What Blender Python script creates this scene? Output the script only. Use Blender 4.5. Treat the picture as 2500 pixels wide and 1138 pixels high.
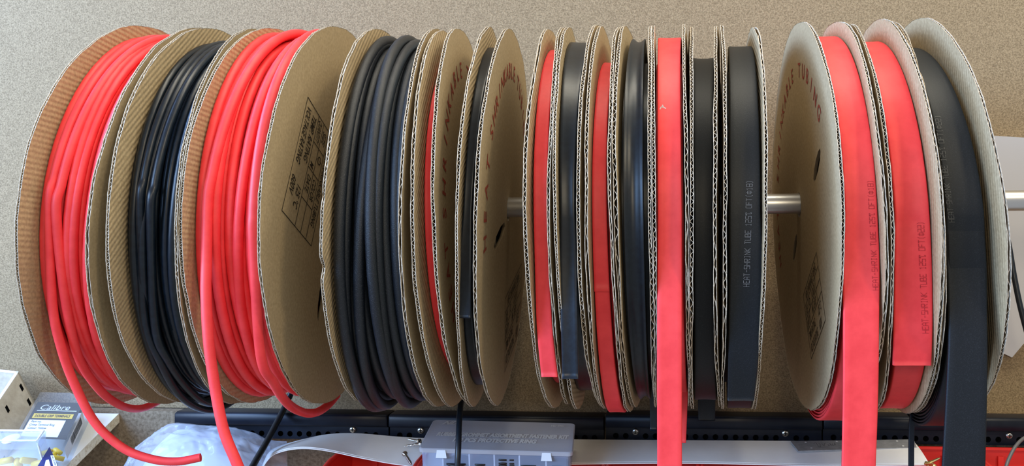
import bpy, math, random
from math import pi, sin, cos, tan, radians, floor, atan2, sqrt, exp
from mathutils import Vector, noise, geometry

random.seed(7)
for o in list(bpy.data.objects):
    bpy.data.objects.remove(o)
S = bpy.context.scene
C = S.collection

# ------------------------------------------------------------------ camera
F_PX, CX, CY, D, PSI = 2070.0, 1521.0, 569.0, 0.83, radians(3.3)
FWD = Vector((-sin(PSI), cos(PSI), 0)); RGT = Vector((cos(PSI), sin(PSI), 0)); UP = Vector((0, 0, 1))
CAM = Vector((0, -D, 0))
cd = bpy.data.cameras.new('camera'); cam = bpy.data.objects.new('camera', cd); C.objects.link(cam)
cam.location = CAM; cam.rotation_euler = (pi/2, 0, PSI)
cd.sensor_fit = 'HORIZONTAL'; cd.sensor_width = 36.0; cd.lens = F_PX/2500*36
cd.shift_x = (1250-CX)/2500; cd.shift_y = 0; cd.clip_start = 0.02
S.camera = cam

# ------------------------------------------------------------------ world, lights, exposure
S.view_settings.view_transform = 'Standard'; S.view_settings.look = 'None'
S.view_settings.gamma = 1; S.view_settings.use_curve_mapping = False
S.view_settings.exposure = -0.20
W = bpy.data.worlds.new('world'); S.world = W; W.use_nodes = True
bg = W.node_tree.nodes['Background']; bg.inputs[0].default_value = (0.92, 0.95, 1.0, 1); bg.inputs[1].default_value = 0.48

def area(name, loc, target, sx, sy, watts, col):
    l = bpy.data.lights.new(name, 'AREA'); l.shape = 'RECTANGLE'; l.size = sx; l.size_y = sy
    l.energy = watts; l.color = col
    o = bpy.data.objects.new(name, l); C.objects.link(o); o.location = loc
    o.rotation_euler = (Vector(target)-Vector(loc)).to_track_quat('-Z', 'Y').to_euler()
    return o
area('ceiling_lamp', (1.75, -1.85, 1.75), (0, 0, 0), 0.32, 0.32, 28, (1.0, 0.84, 0.58))
area('strip_lamp', (0.40, -0.20, 1.35), (0.40, -0.10, 0), 2.0, 0.08, 29, (1.0, 0.92, 0.74))
area('added_warm_fill', (0.20, -2.2, 0.55), (0.05, 0.2, -0.1), 0.5, 0.4, 12, (1.0, 0.85, 0.60))  # added warm fill from the camera side, lifts the wall between reels
area('doorway_daylight', (-1.8, -2.1, 0.62), (-0.1, 0.1, -0.1), 1.4, 0.8, 72, (0.33, 0.57, 1.0))
area('window_daylight', (-2.3, -1.1, 0.50), (0.0, 0.1, 0.0), 1.1, 1.1, 90, (0.46, 0.66, 1.0))
area('added_cool_wall_fill', (-1.35, -0.30, 0.62), (-0.80, 0.215, 0.25), 0.5, 0.6, 24, (0.28, 0.50, 1.0))  # added cool fill that turns the upper left wall bluer

# ------------------------------------------------------------------ helpers
def px(u, v, Y):
    d = FWD + RGT*((u-CX)/F_PX) + UP*((CY-v)/F_PX)
    return CAM + d*((Y+D)/d.y)
def ray(u, v):
    return FWD + RGT*((u-CX)/F_PX) + UP*((CY-v)/F_PX)
def on_plane(u, v, p0, n):
    d = ray(u, v); return CAM + d*((p0-CAM).dot(n)/d.dot(n))
def proj(p):
    q = p-CAM; w = q.dot(FWD)
    return CX+F_PX*q.dot(RGT)/w, CY-F_PX*q.z/w
def n1(x, seed=0.0, y=0.0):
    return noise.noise(Vector((x, y+0.37, seed*7.13+0.71)))
def nring(th, freq, seed):
    return noise.noise(Vector((cos(th)*freq, sin(th)*freq, seed*5.37+0.19)))
def lerp(a, b, t): return a+(b-a)*t
def catmull(pts, n):
    out = []
    P = [pts[0]*2-pts[1]] + list(pts) + [pts[-1]*2-pts[-2]]
    for i in range(1, len(P)-2):
        for k in range(n):
            t = k/n
            p0, p1, p2, p3 = P[i-1], P[i], P[i+1], P[i+2]
            out.append(0.5*((2*p1)+(p2-p0)*t+(2*p0-5*p1+4*p2-p3)*t*t+(3*p1-p0-3*p2+p3)*t**3))
    out.append(P[-2].copy())
    return out

class MB:
    def __init__(s): s.v = []; s.f = []; s.m = []; s.uv = None; s.sm = []
    def add(s, verts, faces, mat=0, smooth=True):
        b = len(s.v); s.v += [Vector(p) for p in verts]
        for f in faces:
            s.f.append([b+i for i in f]); s.m.append(mat); s.sm.append(smooth)
    def hexa(s, c, mat=0):      # c: 4 top/front corners then 4 of the opposite face
        s.add(c, [(0,1,2,3), (7,6,5,4), (0,4,5,1), (1,5,6,2), (2,6,7,3), (3,7,4,0)], mat, False)
    def box(s, lo, hi, mat=0):
        x0, y0, z0 = lo; x1, y1, z1 = hi
        s.hexa([(x0,y0,z0),(x1,y0,z0),(x1,y0,z1),(x0,y0,z1),(x0,y1,z0),(x1,y1,z0),(x1,y1,z1),(x0,y1,z1)], mat)
    def tube(s, pts, r, nseg=10, mat=0, round_end=False):
        n = len(pts); ref = Vector((1, 0, 0)); rings = []
        for i, p in enumerate(pts):
            t = (pts[min(i+1, n-1)]-pts[max(i-1, 0)]).normalized()
            a = ref - t*ref.dot(t)
            if a.length < 0.05: a = Vector((0, 0, 1)) - t*t.z
            a.normalize(); ref = a if abs(t.x) > 0.6 else Vector((1, 0, 0))
            rings.append((p, a, t.cross(a), r(i/(n-1)) if callable(r) else r))
        vs = []
        for p, a, b, rr in rings:
            vs += [p+(a*cos(2*pi*k/nseg)+b*sin(2*pi*k/nseg))*rr for k in range(nseg)]
        fs = [(i*nseg+k, i*nseg+(k+1)%nseg, (i+1)*nseg+(k+1)%nseg, (i+1)*nseg+k) for i in range(n-1) for k in range(nseg)]
        s.add(vs, fs, mat)
        s.add(vs[:nseg], [tuple(range(nseg))[::-1]], mat, False)
        s.add(vs[-nseg:], [tuple(range(nseg))], mat, False)
    def lathe(s, prof, org, ax, nseg=24, mat=0):   # prof: (dist along axis, radius)
        ax = ax.normalized(); a = ax.orthogonal().normalized(); b = ax.cross(a); vs = []
        for h, r in prof:
            vs += [org+ax*h+(a*cos(2*pi*k/nseg)+b*sin(2*pi*k/nseg))*r for k in range(nseg)]
        s.add(vs, [(i*nseg+k, i*nseg+(k+1)%nseg, (i+1)*nseg+(k+1)%nseg, (i+1)*nseg+k) for i in range(len(prof)-1) for k in range(nseg)], mat)
    def build(s, name, mats, parent=None, origin=None):
        if not isinstance(mats, (list, tuple)): mats = [mats]
        if origin is None:
            if parent is not None: origin = parent['_o']; origin = Vector(origin)
            else:
                xs = [p.x for p in s.v]; ys = [p.y for p in s.v]; zs = [p.z for p in s.v]
                origin = Vector(((min(xs)+max(xs))/2, (min(ys)+max(ys))/2, min(zs)))
        me = bpy.data.meshes.new(name)
        me.from_pydata([p-origin for p in s.v], [], s.f)
        for m in mats: me.materials.append(m)
        me.polygons.foreach_set('material_index', s.m)
        me.polygons.foreach_set('use_smooth', s.sm)
        if s.uv is not None:
            l = me.uv_layers.new(name='flute')
            for i, lp in enumerate(me.loops): l.data[i].uv = s.uv[lp.vertex_index]
        me.update()
        o = bpy.data.objects.new(name, me); C.objects.link(o)
        o['_o'] = list(origin)
        if parent is not None:
            o.parent = parent; o.location = origin-Vector(parent['_o'])
        else: o.location = origin
        return o

def thing(name, loc, label, cat, group=None):
    o = bpy.data.objects.new(name, None); C.objects.link(o); o.location = loc; o.empty_display_size = 0.02
    o['_o'] = list(loc); tag(o, label, cat, group); return o
def tag(o, label, cat, group=None):
    o['label'] = label; o['category'] = cat
    if group: o['group'] = group
    return o
def structure(o): o['kind'] = 'structure'; return o

# ------------------------------------------------------------------ materials
def mat(name, col, rough=0.5, metal=0.0, spec=0.5, **kw):
    m = bpy.data.materials.new(name); m.use_nodes = True
    b = m.node_tree.nodes['Principled BSDF']
    b.inputs['Base Color'].default_value = (*col, 1); b.inputs['Roughness'].default_value = rough
    b.inputs['Metallic'].default_value = metal; b.inputs['Specular IOR Level'].default_value = spec
    for k, v in kw.items(): b.inputs[k.replace('_', ' ')].default_value = v
    return m
def N(m, t, **kw):
    n = m.node_tree.nodes.new(t)
    for k, v in kw.items(): setattr(n, k, v)
    return n
def L(m, a, b): m.node_tree.links.new(a, b)
def speckle(m, c0, c1, scale, bump=0.0, lo=0.35, hi=0.65, detail=4.0, big=None, dist=0.001):
    b = m.node_tree.nodes['Principled BSDF']
    tc = N(m, 'ShaderNodeTexCoord'); nz = N(m, 'ShaderNodeTexNoise')
    nz.inputs['Scale'].default_value = scale; nz.inputs['Detail'].default_value = detail; nz.inputs['Roughness'].default_value = 0.65
    L(m, tc.outputs['Object'], nz.inputs['Vector'])
    r = N(m, 'ShaderNodeValToRGB'); r.color_ramp.elements[0].position = lo; r.color_ramp.elements[1].position = hi
    r.color_ramp.elements[0].color = (*c0, 1); r.color_ramp.elements[1].color = (*c1, 1)
    L(m, nz.outputs['Fac'], r.inputs['Fac'])
    src = r.outputs['Color']
    if big:
        n2 = N(m, 'ShaderNodeTexNoise'); n2.inputs['Scale'].default_value = big[0]; n2.inputs['Detail'].default_value = 3
        L(m, tc.outputs['Object'], n2.inputs['Vector'])
        mx = N(m, 'ShaderNodeMix', data_type='RGBA', blend_type='MULTIPLY'); mx.inputs[0].default_value = big[1]
        L(m, src, mx.inputs[6]); L(m, n2.outputs['Color'], mx.inputs[7])
        rr = N(m, 'ShaderNodeValToRGB'); rr.color_ramp.elements[0].position = 0.3; rr.color_ramp.elements[1].position = 0.6
        rr.color_ramp.elements[0].color = (0.5, 0.5, 0.5, 1)
        L(m, n2.outputs['Fac'], rr.inputs['Fac']); L(m, rr.outputs['Color'], mx.inputs[7])
        src = mx.outputs[2]
    L(m, src, b.inputs['Base Color'])
    if bump:
        bp = N(m, 'ShaderNodeBump'); bp.inputs['Strength'].default_value = bump; bp.inputs['Distance'].default_value = dist
        L(m, nz.outputs['Fac'], bp.inputs['Height']); L(m, bp.outputs['Normal'], b.inputs['Normal'])
    return m

def kraft(name, c0, c1, ridge):
    m = mat(name, c1, 0.75, spec=0.25); b = m.node_tree.nodes['Principled BSDF']
    tc = N(m, 'ShaderNodeTexCoord')
    nz = N(m, 'ShaderNodeTexNoise'); nz.inputs['Scale'].default_value = 420; nz.inputs['Detail'].default_value = 5
    L(m, tc.outputs['Object'], nz.inputs['Vector'])
    r = N(m, 'ShaderNodeValToRGB'); r.color_ramp.elements[0].position = 0.3; r.color_ramp.elements[1].position = 0.7
    r.color_ramp.elements[0].color = (*c0, 1); r.color_ramp.elements[1].color = (*c1, 1)
    L(m, nz.outputs['Fac'], r.inputs['Fac']); L(m, r.outputs['Color'], b.inputs['Base Color'])
    uv = N(m, 'ShaderNodeUVMap', uv_map='flute'); sp = N(m, 'ShaderNodeSeparateXYZ'); L(m, uv.outputs['UV'], sp.inputs[0])
    mu = N(m, 'ShaderNodeMath', operation='MULTIPLY'); mu.inputs[1].default_value = 2*pi; L(m, sp.outputs[0], mu.inputs[0])
    sn = N(m, 'ShaderNodeMath', operation='SINE'); L(m, mu.outputs[0], sn.inputs[0])
    n2 = N(m, 'ShaderNodeTexNoise'); n2.inputs['Scale'].default_value = 26; n2.inputs['Detail'].default_value = 3; L(m, tc.outputs['Object'], n2.inputs['Vector'])
    m2 = N(m, 'ShaderNodeMath', operation='MULTIPLY'); L(m, sn.outputs[0], m2.inputs[0]); L(m, n2.outputs['Fac'], m2.inputs[1])
    ad = N(m, 'ShaderNodeMath', operation='MULTIPLY_ADD'); ad.inputs[1].default_value = 0.3
    L(m, nz.outputs['Fac'], ad.inputs[0]); L(m, m2.outputs[0], ad.inputs[2])
    bp = N(m, 'ShaderNodeBump'); bp.inputs['Strength'].default_value = ridge; bp.inputs['Distance'].default_value = 0.0009
    L(m, ad.outputs[0], bp.inputs['Height']); L(m, bp.outputs['Normal'], b.inputs['Normal'])
    return m

M = {}
M['kraft_in'] = kraft('kraft_inner_liner', (0.36, 0.265, 0.15), (0.50, 0.385, 0.23), 0.34)
M['kraft_out'] = kraft('kraft_outer_liner', (0.34, 0.255, 0.145), (0.44, 0.335, 0.20), 0.05)
M['kraft_edge'] = speckle(mat('kraft_cut_edge', (0.7, 0.62, 0.5), 0.9, spec=0.1), (0.38, 0.31, 0.22), (0.68, 0.60, 0.49), 500)
M['kraft_void'] = mat('shaded_kraft_fluting', (0.17, 0.125, 0.075), 0.95, spec=0.05)  # brown fluting paper, painted dark for the shade in flutes and slits
M['core'] = mat('grey_core_board', (0.25, 0.2, 0.14), 0.85)
RED0, RED1 = (0.80, 0.036, 0.045), (0.90, 0.052, 0.060)
M['red'] = speckle(mat('red_tubing', RED1, 0.52, spec=0.5), RED0, RED1, 60, 0.06)
M['red_dark'] = speckle(mat('red_tubing_inner_turns', RED0, 0.48, spec=0.4), RED0, RED1, 60, 0.06)
M['black'] = speckle(mat('black_tubing', (0.006, 0.009, 0.014), 0.36, spec=0.40), (0.003, 0.006, 0.012), (0.006, 0.012, 0.021), 200, 0.05)
M['black_dusty'] = speckle(mat('dusty_black_tubing', (0.02, 0.02, 0.022), 0.42, spec=0.48), (0.005, 0.008, 0.013), (0.07, 0.078, 0.095), 1300, 0.35, 0.56, 0.8)
M['black_scuffed'] = speckle(mat('scuffed_black_tubing', (0.02, 0.02, 0.022), 0.50, spec=0.30), (0.006, 0.009, 0.013), (0.024, 0.029, 0.037), 1100, 0.12, 0.52, 0.85)
M['ink_red'] = mat('brown_red_ink', (0.30, 0.055, 0.035), 0.7, spec=0.2)
M['ink_black'] = mat('black_ink', (0.025, 0.02, 0.015), 0.7, spec=0.2)
M['pencil'] = mat('grey_pencil', (0.13, 0.13, 0.14), 0.6)
M['ink_white'] = mat('pale_print', (0.26, 0.27, 0.29), 0.7, spec=0.2)
M['ink_faint'] = mat('faint_print', (0.13, 0.135, 0.14), 0.7, spec=0.2)
M['ink_darkred'] = mat('dark_red_print', (0.33, 0.012, 0.02), 0.6, spec=0.3)
M['alu'] = mat('brushed_aluminium', (0.70, 0.70, 0.69), 0.32, metal=1.0)
M['wall'] = speckle(mat('hardboard', (0.3, 0.24, 0.17), 0.8, spec=0.2), (0.165, 0.117, 0.065), (0.355, 0.265, 0.155), 620, 0.35, 0.36, 0.66, 6.0, None, 0.0015)
M['wall_low'] = speckle(mat('lower_hardboard', (0.2, 0.15, 0.1), 0.85, spec=0.2), (0.13, 0.095, 0.06), (0.27, 0.21, 0.145), 260, 0.3, 0.34, 0.66, 6.0)
M['chip'] = speckle(mat('chipboard_edge', (0.7, 0.6, 0.4), 0.85), (0.66, 0.52, 0.31), (0.97, 0.89, 0.68), 240, 0.2, 0.3, 0.55)
M['laminate'] = mat('white_laminate', (0.80, 0.79, 0.76), 0.35)
M['rail'] = speckle(mat('black_rail_enamel', (0.012, 0.014, 0.02), 0.34, spec=0.22), (0.004, 0.006, 0.012), (0.008, 0.011, 0.019), 30, 0.0)
M['hole'] = mat('hole_dark', (0.004, 0.004, 0.004), 0.9, spec=0.0)
M['zinc'] = mat('zinc_screw', (0.62, 0.60, 0.55), 0.28, metal=1.0)
M['brass'] = mat('yellow_zinc_screw', (0.75, 0.58, 0.25), 0.3, metal=1.0)
M['sheet'] = speckle(mat('grey_plastic_sheet', (0.5, 0.5, 0.52), 0.38, spec=0.5), (0.76, 0.755, 0.74), (0.82, 0.815, 0.80), 20)
M['plate'] = speckle(mat('zinc_plate', (0.42, 0.43, 0.45), 0.45, metal=0.6), (0.33, 0.34, 0.36), (0.46, 0.47, 0.49), 90)
M['bin'] = mat('red_bin_plastic', (0.66, 0.03, 0.022), 0.33, spec=0.5)
M['panel'] = mat('pale_grey_panel', (0.44, 0.44, 0.46), 0.45)
M['carton'] = speckle(mat('pale_box_board', (0.55, 0.5, 0.42), 0.8), (0.38, 0.33, 0.25), (0.47, 0.42, 0.33), 120)
M['carton_edge'] = mat('white_box_edge', (0.78, 0.77, 0.75), 0.6)
M['card'] = mat('black_card', (0.022, 0.022, 0.024), 0.4)
M['gold'] = mat('gold_print', (0.62, 0.42, 0.05), 0.45)
M['white'] = mat('white_paper', (0.75, 0.76, 0.78), 0.6)
M['silver'] = mat('silver_print', (0.62, 0.63, 0.66), 0.4)
M['blue'] = mat('blue_card', (0.012, 0.018, 0.13), 0.4)
M['yellow'] = mat('yellow_plastic', (0.80, 0.55, 0.02), 0.4)
M['frost'] = mat('frosted_clip_plastic', (0.75, 0.80, 0.88), 0.4)
M['rubber'] = mat('black_rubber', (0.010, 0.010, 0.011), 0.45)
M['bagwhite'] = mat('white_bag_contents', (0.46, 0.48, 0.54), 0.6)
def clear(name, tint, opaque, rough):
    m = bpy.data.materials.new(name); m.use_nodes = True; nt = m.node_tree
    b = nt.nodes['Principled BSDF']; out = nt.nodes['Material Output']
    b.inputs['Base Color'].default_value = (*tint, 1); b.inputs['Roughness'].default_value = rough
    b.inputs['Specular IOR Level'].default_value = 0.6
    t = N(m, 'ShaderNodeBsdfTransparent'); t.inputs[0].default_value = (0.95, 0.97, 1, 1)
    x = N(m, 'ShaderNodeMixShader'); x.inputs[0].default_value = opaque
    L(m, t.outputs[0], x.inputs[1]); L(m, b.outputs[0], x.inputs[2]); L(m, x.outputs[0], out.inputs[0])
    return m
M['clear'] = clear('clear_plastic', (0.72, 0.75, 0.80), 0.10, 0.12)
M['clear_lid'] = clear('cloudy_lid_plastic', (0.58, 0.59, 0.66), 0.62, 0.22)
M['clear_body'] = clear('cloudy_box_plastic', (0.52, 0.62, 0.88), 0.36, 0.2)
M['film'] = clear('plastic_film', (0.74, 0.78, 0.86), 0.26, 0.10)

# ------------------------------------------------------------------ text
GL = {'H': [[(0,0),(0,6)],[(4,0),(4,6)],[(0,3),(4,3)]], 'E': [[(4,0),(0,0),(0,6),(4,6)],[(0,3),(3,3)]],
 'A': [[(0,0),(0,4.5),(1.5,6),(2.5,6),(4,4.5),(4,0)],[(0,2.5),(4,2.5)]], 'T': [[(0,6),(4,6)],[(2,6),(2,0)]],
 '-': [[(.5,3),(3.5,3)]], 'S': [[(0,0),(4,0),(4,3),(0,3),(0,6),(4,6)]], 'R': [[(0,0),(0,6),(4,6),(4,3),(0,3)],[(1.5,3),(4,0)]],
 'I': [[(1,0),(3,0)],[(2,0),(2,6)],[(1,6),(3,6)]], 'N': [[(0,0),(0,6),(4,0),(4,6)]], 'K': [[(0,0),(0,6)],[(4,6),(0,3),(4,0)]],
 'U': [[(0,6),(0,0),(4,0),(4,6)]], 'B': [[(0,0),(0,6),(3.3,6),(3.3,3),(0,3)],[(3.3,3),(4,3),(4,0),(0,0)]],
 '1': [[(1,5),(2,6),(2,0)],[(1,0),(3,0)]], '2': [[(0,6),(4,6),(4,3),(0,3),(0,0),(4,0)]], '5': [[(4,6),(0,6),(0,3),(4,3),(4,0),(0,0)]],
 'c': [[(0,4.9),(0,6),(1.1,6),(1.1,4.9),(0,4.9)],[(4,5),(4,6),(2,6),(2,0),(4,0),(4,1)]], '0': [[(0,0),(4,0),(4,6),(0,6),(0,0)]],
 'F': [[(0,0),(0,6),(4,6)],[(0,3),(3,3)]], '(': [[(3,6.6),(1.8,5),(1.8,1),(3,-.6)]], ')': [[(1,6.6),(2.2,5),(2.2,1),(1,-.6)]],
 'P': [[(0,1.2),(4,1.2),(4,4.8),(0,4.8),(0,1.2)],[(2,0),(2,6)]], '8': [[(0,0),(4,0),(4,6),(0,6),(0,0)],[(0,3),(4,3)]], ' ': []}
def stroke_text(txt, fn, mb, w=0.3, mat_i=0):
    """fn(x, y) -> point; x advances 5.5 per letter, y 0..6"""
    for i, ch in enumerate(txt):
        for line in GL[ch]:
            for (x0, y0), (x1, y1) in zip(line, line[1:]):
                dx, dy = x1-x0, y1-y0; l = sqrt(dx*dx+dy*dy); ox, oy = -dy/l*w, dx/l*w; ex, ey = dx/l*w, dy/l*w
                q = [(x0-ex+ox, y0-ey+oy), (x0-ex-ox, y0-ey-oy), (x1+ex-ox, y1+ey-oy), (x1+ex+ox, y1+ey+oy)]
                mb.add([fn(x+i*5.5, y) for x, y in q], [(0, 1, 2, 3)], mat_i, False)
_tc = {}
def glyphs(txt, shear=0.0, bold=0.0):
    k = (txt, shear, bold)
    if k in _tc: return _tc[k]
    cu = bpy.data.curves.new('t', 'FONT'); cu.body = txt; cu.size = 1; cu.shear = shear; cu.offset = bold; cu.resolution_u = 3
    o = bpy.data.objects.new('t', cu); C.objects.link(o)
    dg = bpy.context.evaluated_depsgraph_get(); dg.update()
    me = bpy.data.meshes.new_from_object(o.evaluated_get(dg))
    vs = [(v.co.x, v.co.y) for v in me.vertices]; fs = [tuple(p.vertices) for p in me.polygons]
    w = max([v[0] for v in vs] or [0.4])
    bpy.data.objects.remove(o); bpy.data.curves.remove(cu); bpy.data.meshes.remove(me)
    _tc[k] = (vs, fs, w); return _tc[k]
def flat_text(mb, txt, org, ux, uy, size, mat_i=0, width=None, shear=0.0, bold=0.0):
    vs, fs, w = glyphs(txt, shear, bold); sx = size if width is None else width/w
    mb.add([org+ux*(x*sx)+uy*(y*size) for x, y in vs], fs, mat_i, False)
def flat_quad(mb, a, b, c, d, mat_i=0): mb.add([a, b, c, d], [(0, 1, 2, 3)], mat_i, False)
def flat_line(mb, a, b, up, w, mat_i=0): flat_quad(mb, a-up*w/2, b-up*w/2, b+up*w/2, a+up*w/2, mat_i)

# ------------------------------------------------------------------ rod
RA, RB = px(1265, 506, 0), px(2480, 490, 0)
rdir = (RB-RA)/(RB.x-RA.x)
def rod_z(x): return RA.z+rdir.z*(x-RA.x)
ROD_R = 0.0098

# ------------------------------------------------------------------ corrugated flange
TH = 0.0027
class Flange:
    def __init__(s, top, bot, near, seed, notch=(), amp=0.0016, phi=None):
        Yt = -0.039; T = px(top[0], top[1], Yt); B = px(bot[0], bot[1], Yt)
        s.R = (T.z-B.z)/2/0.976; s.zc = (T.z+B.z)/2; Nn = px(near+(4 if near < 1700 else -4), 528, -s.R)
        xm = (T.x+B.x)/2; s.a = (T.x-B.x)/(T.z-B.z); s.b = (Nn.x-xm)/(-s.R-Yt); s.X0 = xm-s.b*Yt
        s.seed = seed; s.notch = notch; s.amp = amp; s.n = Vector((1, -s.b, -s.a)).normalized()
        s.phi = phi if phi is not None else random.uniform(0.15, 1.2); s.pitch = random.uniform(0.0042, 0.0052)
    def X(s, y, z): return s.X0+s.a*(z-s.zc)+s.b*y
    def warp(s, y, z):
        r = sqrt(y*y+(z-s.zc)**2)/s.R; th = atan2(z-s.zc, -y)
        return s.amp*2.2*nring(th, 1.3, s.seed)*r**3 + s.amp*0.6*nring(th, 5, s.seed+40)*r**8
    def rim(s, th):
        r = s.R*(1+0.004*nring(th, 1.5, s.seed+3)) + 0.0009*nring(th, 9, s.seed+9)
        r += 0.0004*nring(th, 45, s.seed+21)
        for t0, w, d in s.notch:
            q = (th-radians(t0)+pi) % (2*pi)-pi
            r -= d*exp(-(q/radians(w))**2)
        return r
    def pt(s, y, z, off): return Vector((s.X(y, z)+s.warp(y, z)+off, y, z))
    def pol(s, r, th, off): return s.pt(-r*cos(th), s.zc+r*sin(th), off)
    def hit(s, u, v, side):
        p0 = Vector((s.X0, 0, s.zc)); p = on_plane(u, v, p0, s.n)
        return p.y, p.z
    def thick(s, th): return TH*(0.93+0.35*nring(th, 2.5, s.seed+60)+0.2*nring(th, 20, s.seed+71))

def slot_loop(F, u, v, du, dv, tilt=0.0, n=10):
    """leaf shaped slit around pixel u, v; du/dv half sizes in pixels"""
    pts = []
    for k in range(n):
        a = 2*pi*k/n; w = abs(sin(a))**1.2*(1 if sin(a) > 0 else -1)
        uu = u+du*w*0.9+tilt*dv*cos(a); vv = v-dv*cos(a)
        pts.append(F.hit(uu, vv, 0))
    return pts

def build_flange(F, parent, inner_sign, slots=()):
    """inner_sign: +1 when the coil lies on the +X side of this flange"""
    A = 200; mb = MB(); uv = []
    cphi, sphi = cos(F.phi), sin(F.phi); P = F.pitch
    hc = (0.0, rod_z(F.X0)-0.0014); hr = 0.0122
    v2 = []; ed = []
    def loop(pts):
        b = len(v2); v2.extend([Vector(p) for p in pts]); n = len(pts)
        ed.extend([(b+i, b+(i+1) % n) for i in range(n)])
    loop([(-F.rim(2*pi*k/A)*cos(2*pi*k/A), F.zc+F.rim(2*pi*k/A)*sin(2*pi*k/A)) for k in range(A)])
    hole = [(hc[0]+hr*(1+0.04*n1(k*0.9, F.seed))*cos(2*pi*k/28), hc[1]+hr*sin(2*pi*k/28)) for k in range(28)]
    loop(hole)
    for sl in slots: loop(sl)
    for fr, n in ((0.985, 200), (0.95, 160), (0.88, 130), (0.78, 100), (0.64, 80), (0.5, 60), (0.36, 46), (0.24, 36)):
        v2.extend([Vector((-F.R*fr*0.992*cos(2*pi*k/n+fr), F.zc+F.R*fr*0.992*sin(2*pi*k/n+fr))) for k in range(n)])
    vo, _, fo, *_ = geometry.delaunay_2d_cdt(v2, ed, [], 0, 1e-8)
    def inside(p, poly):
        c = False; n = len(poly)
        for i in range(n):
            x0, y0 = poly[i]; x1, y1 = poly[i-1]
            if (y0 > p[1]) != (y1 > p[1]) and p[0] < (x1-x0)*(p[1]-y0)/(y1-y0)+x0: c = not c
        return c
    outer = [tuple(v2[i]) for i in range(A)]
    keep = []
    for f in fo:
        cx = sum(vo[i][0] for i in f)/len(f); cz = sum(vo[i][1] for i in f)/len(f)
        if sqrt((cx-hc[0])**2+(cz-hc[1])**2) < hr*0.97: continue
        if any(inside((cx, cz), sl) for sl in slots): continue
        rr = sqrt(cx*cx+(cz-F.zc)**2)
        if rr > F.R*0.97 and not inside((cx, cz), outer): continue
        keep.append(f)
    def uvof(y, z): return ((y*cphi+(z-F.zc)*sphi)/P, (-y*sphi+(z-F.zc)*cphi)/P)
    for sgn in (1, -1):
        m_i = 0 if sgn == inner_sign else 1
        vs = []
        for p in vo:
            th = atan2(p[1]-F.zc, -p[0]); r = sqrt(p[0]**2+(p[1]-F.zc)**2)/F.R
            h = lerp(TH, F.thick(th), max(0, r*4-3)) if r > 0.75 else TH
            vs.append(F.pt(p[0], p[1], sgn*h/2)); uv.append(uvof(p[0], p[1]))
        fl = []
        for f in keep:
            a, b, c = vs[f[0]], vs[f[1]], vs[f[2]]
            nx = (b-a).cross(c-a).x
            fl.append(tuple(f) if nx*sgn > 0 else tuple(f)[::-1])
        mb.add(vs, fl, m_i)
        # rim lip of the liner
        vs = []; Q = 480
        for k in range(Q):
            th = 2*pi*k/Q; r = F.rim(th)+0.0002; h = F.thick(th)/2
            for rr, o in ((r, h+0.0001), (r, h-0.00036), (r-0.0155, h-0.00036)):
                vs.append(F.pol(rr, th, sgn*o)); uv.append((0, 0))
        fs = []
        for k in range(Q):
            k2 = (k+1) % Q
            fs += [(3*k, 3*k2, 3*k2+1, 3*k+1), (3*k+1, 3*k2+1, 3*k2+2, 3*k+2)]
        mb.add(vs, fs, 2, False)
    # fluted medium showing at the rim
    Q = 2800; vs = []
    for k in range(Q):
        th = 2*pi*k/Q; r = F.rim(th)-0.0003+0.0003*nring(th, 60, F.seed+5); h = F.thick(th)/2-0.0004
        y, z = -r*cos(th), F.zc+r*sin(th)
        w = sin(2*pi*(y*cphi+(z-F.zc)*sphi)/P+1.2*nring(th, 12, F.seed+33))
        for rr, o in ((r, 0.00024), (r, -0.00024), (r-0.015, 0.00012), (r-0.015, -0.00012)):
            vs.append(F.pol(rr, th, w*h+o)); uv.append((0, 0))
    fs = []
    for k in range(Q):
        k2 = (k+1) % Q
        fs += [(4*k, 4*k2, 4*k2+1, 4*k+1), (4*k, 4*k+2, 4*k2+2, 4*k2), (4*k+1, 4*k2+1, 4*k2+3, 4*k+3)]
    mb.add(vs, fs, 3, False)
    for q in range(len(mb.m)-len(fs), len(mb.m), 3): mb.m[q] = 2
    # hollow behind the flutes, walls of hole and slits
    vs = []
    for k in range(A):
        th = 2*pi*k/A; r = F.rim(th)-0.0152; h = F.thick(th)/2
        vs += [F.pol(r, th, h), F.pol(r, th, -h)]; uv += [(0, 0)]*2
    mb.add(vs, [(2*k, 2*((k+1) % A), 2*((k+1) % A)+1, 2*k+1) for k in range(A)], 3, False)
    for lp in [hole]+list(slots):
        n = len(lp); vs = []
        for y, z in lp: vs += [F.pt(y, z, TH/2), F.pt(y, z, -TH/2)]; uv += [(0, 0)]*2
        mb.add(vs, [(2*k, 2*((k+1) % n), 2*((k+1) % n)+1, 2*k+1) for k in range(n)], 2 if lp is hole else 3, False)  # slit walls take the dark fluting colour so they read as shaded
    mb.uv = uv
    return mb.build('flange', [M['kraft_in'], M['kraft_out'], M['kraft_edge'], M['kraft_void']], parent)

def ring_words(F, parent, sgn, words, r, h=0.0150):
    """words: (text, first angle, last angle) in degrees, 0 near, 90 top; sgn is the face"""
    for wd, a0, a1 in words:
        n = len(wd); mb = MB()
        for i, ch in enumerate(wd):
            th = radians(lerp(a0, a1, i/max(1, n-1)))
            vs, fs, w = glyphs(ch, 0, .012)
            out = []
            for x, y in vs:
                t = th+(x-w/2)*h*1.45*(1 if sgn > 0 else -1)/r
                out.append(F.pol(r+(y-0.35)*h*1.4, t, sgn*(TH/2+0.0003)))
            mb.add(out, fs, 0, False)
        mb.build('printed_word', M['ink_red'], parent)

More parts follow.
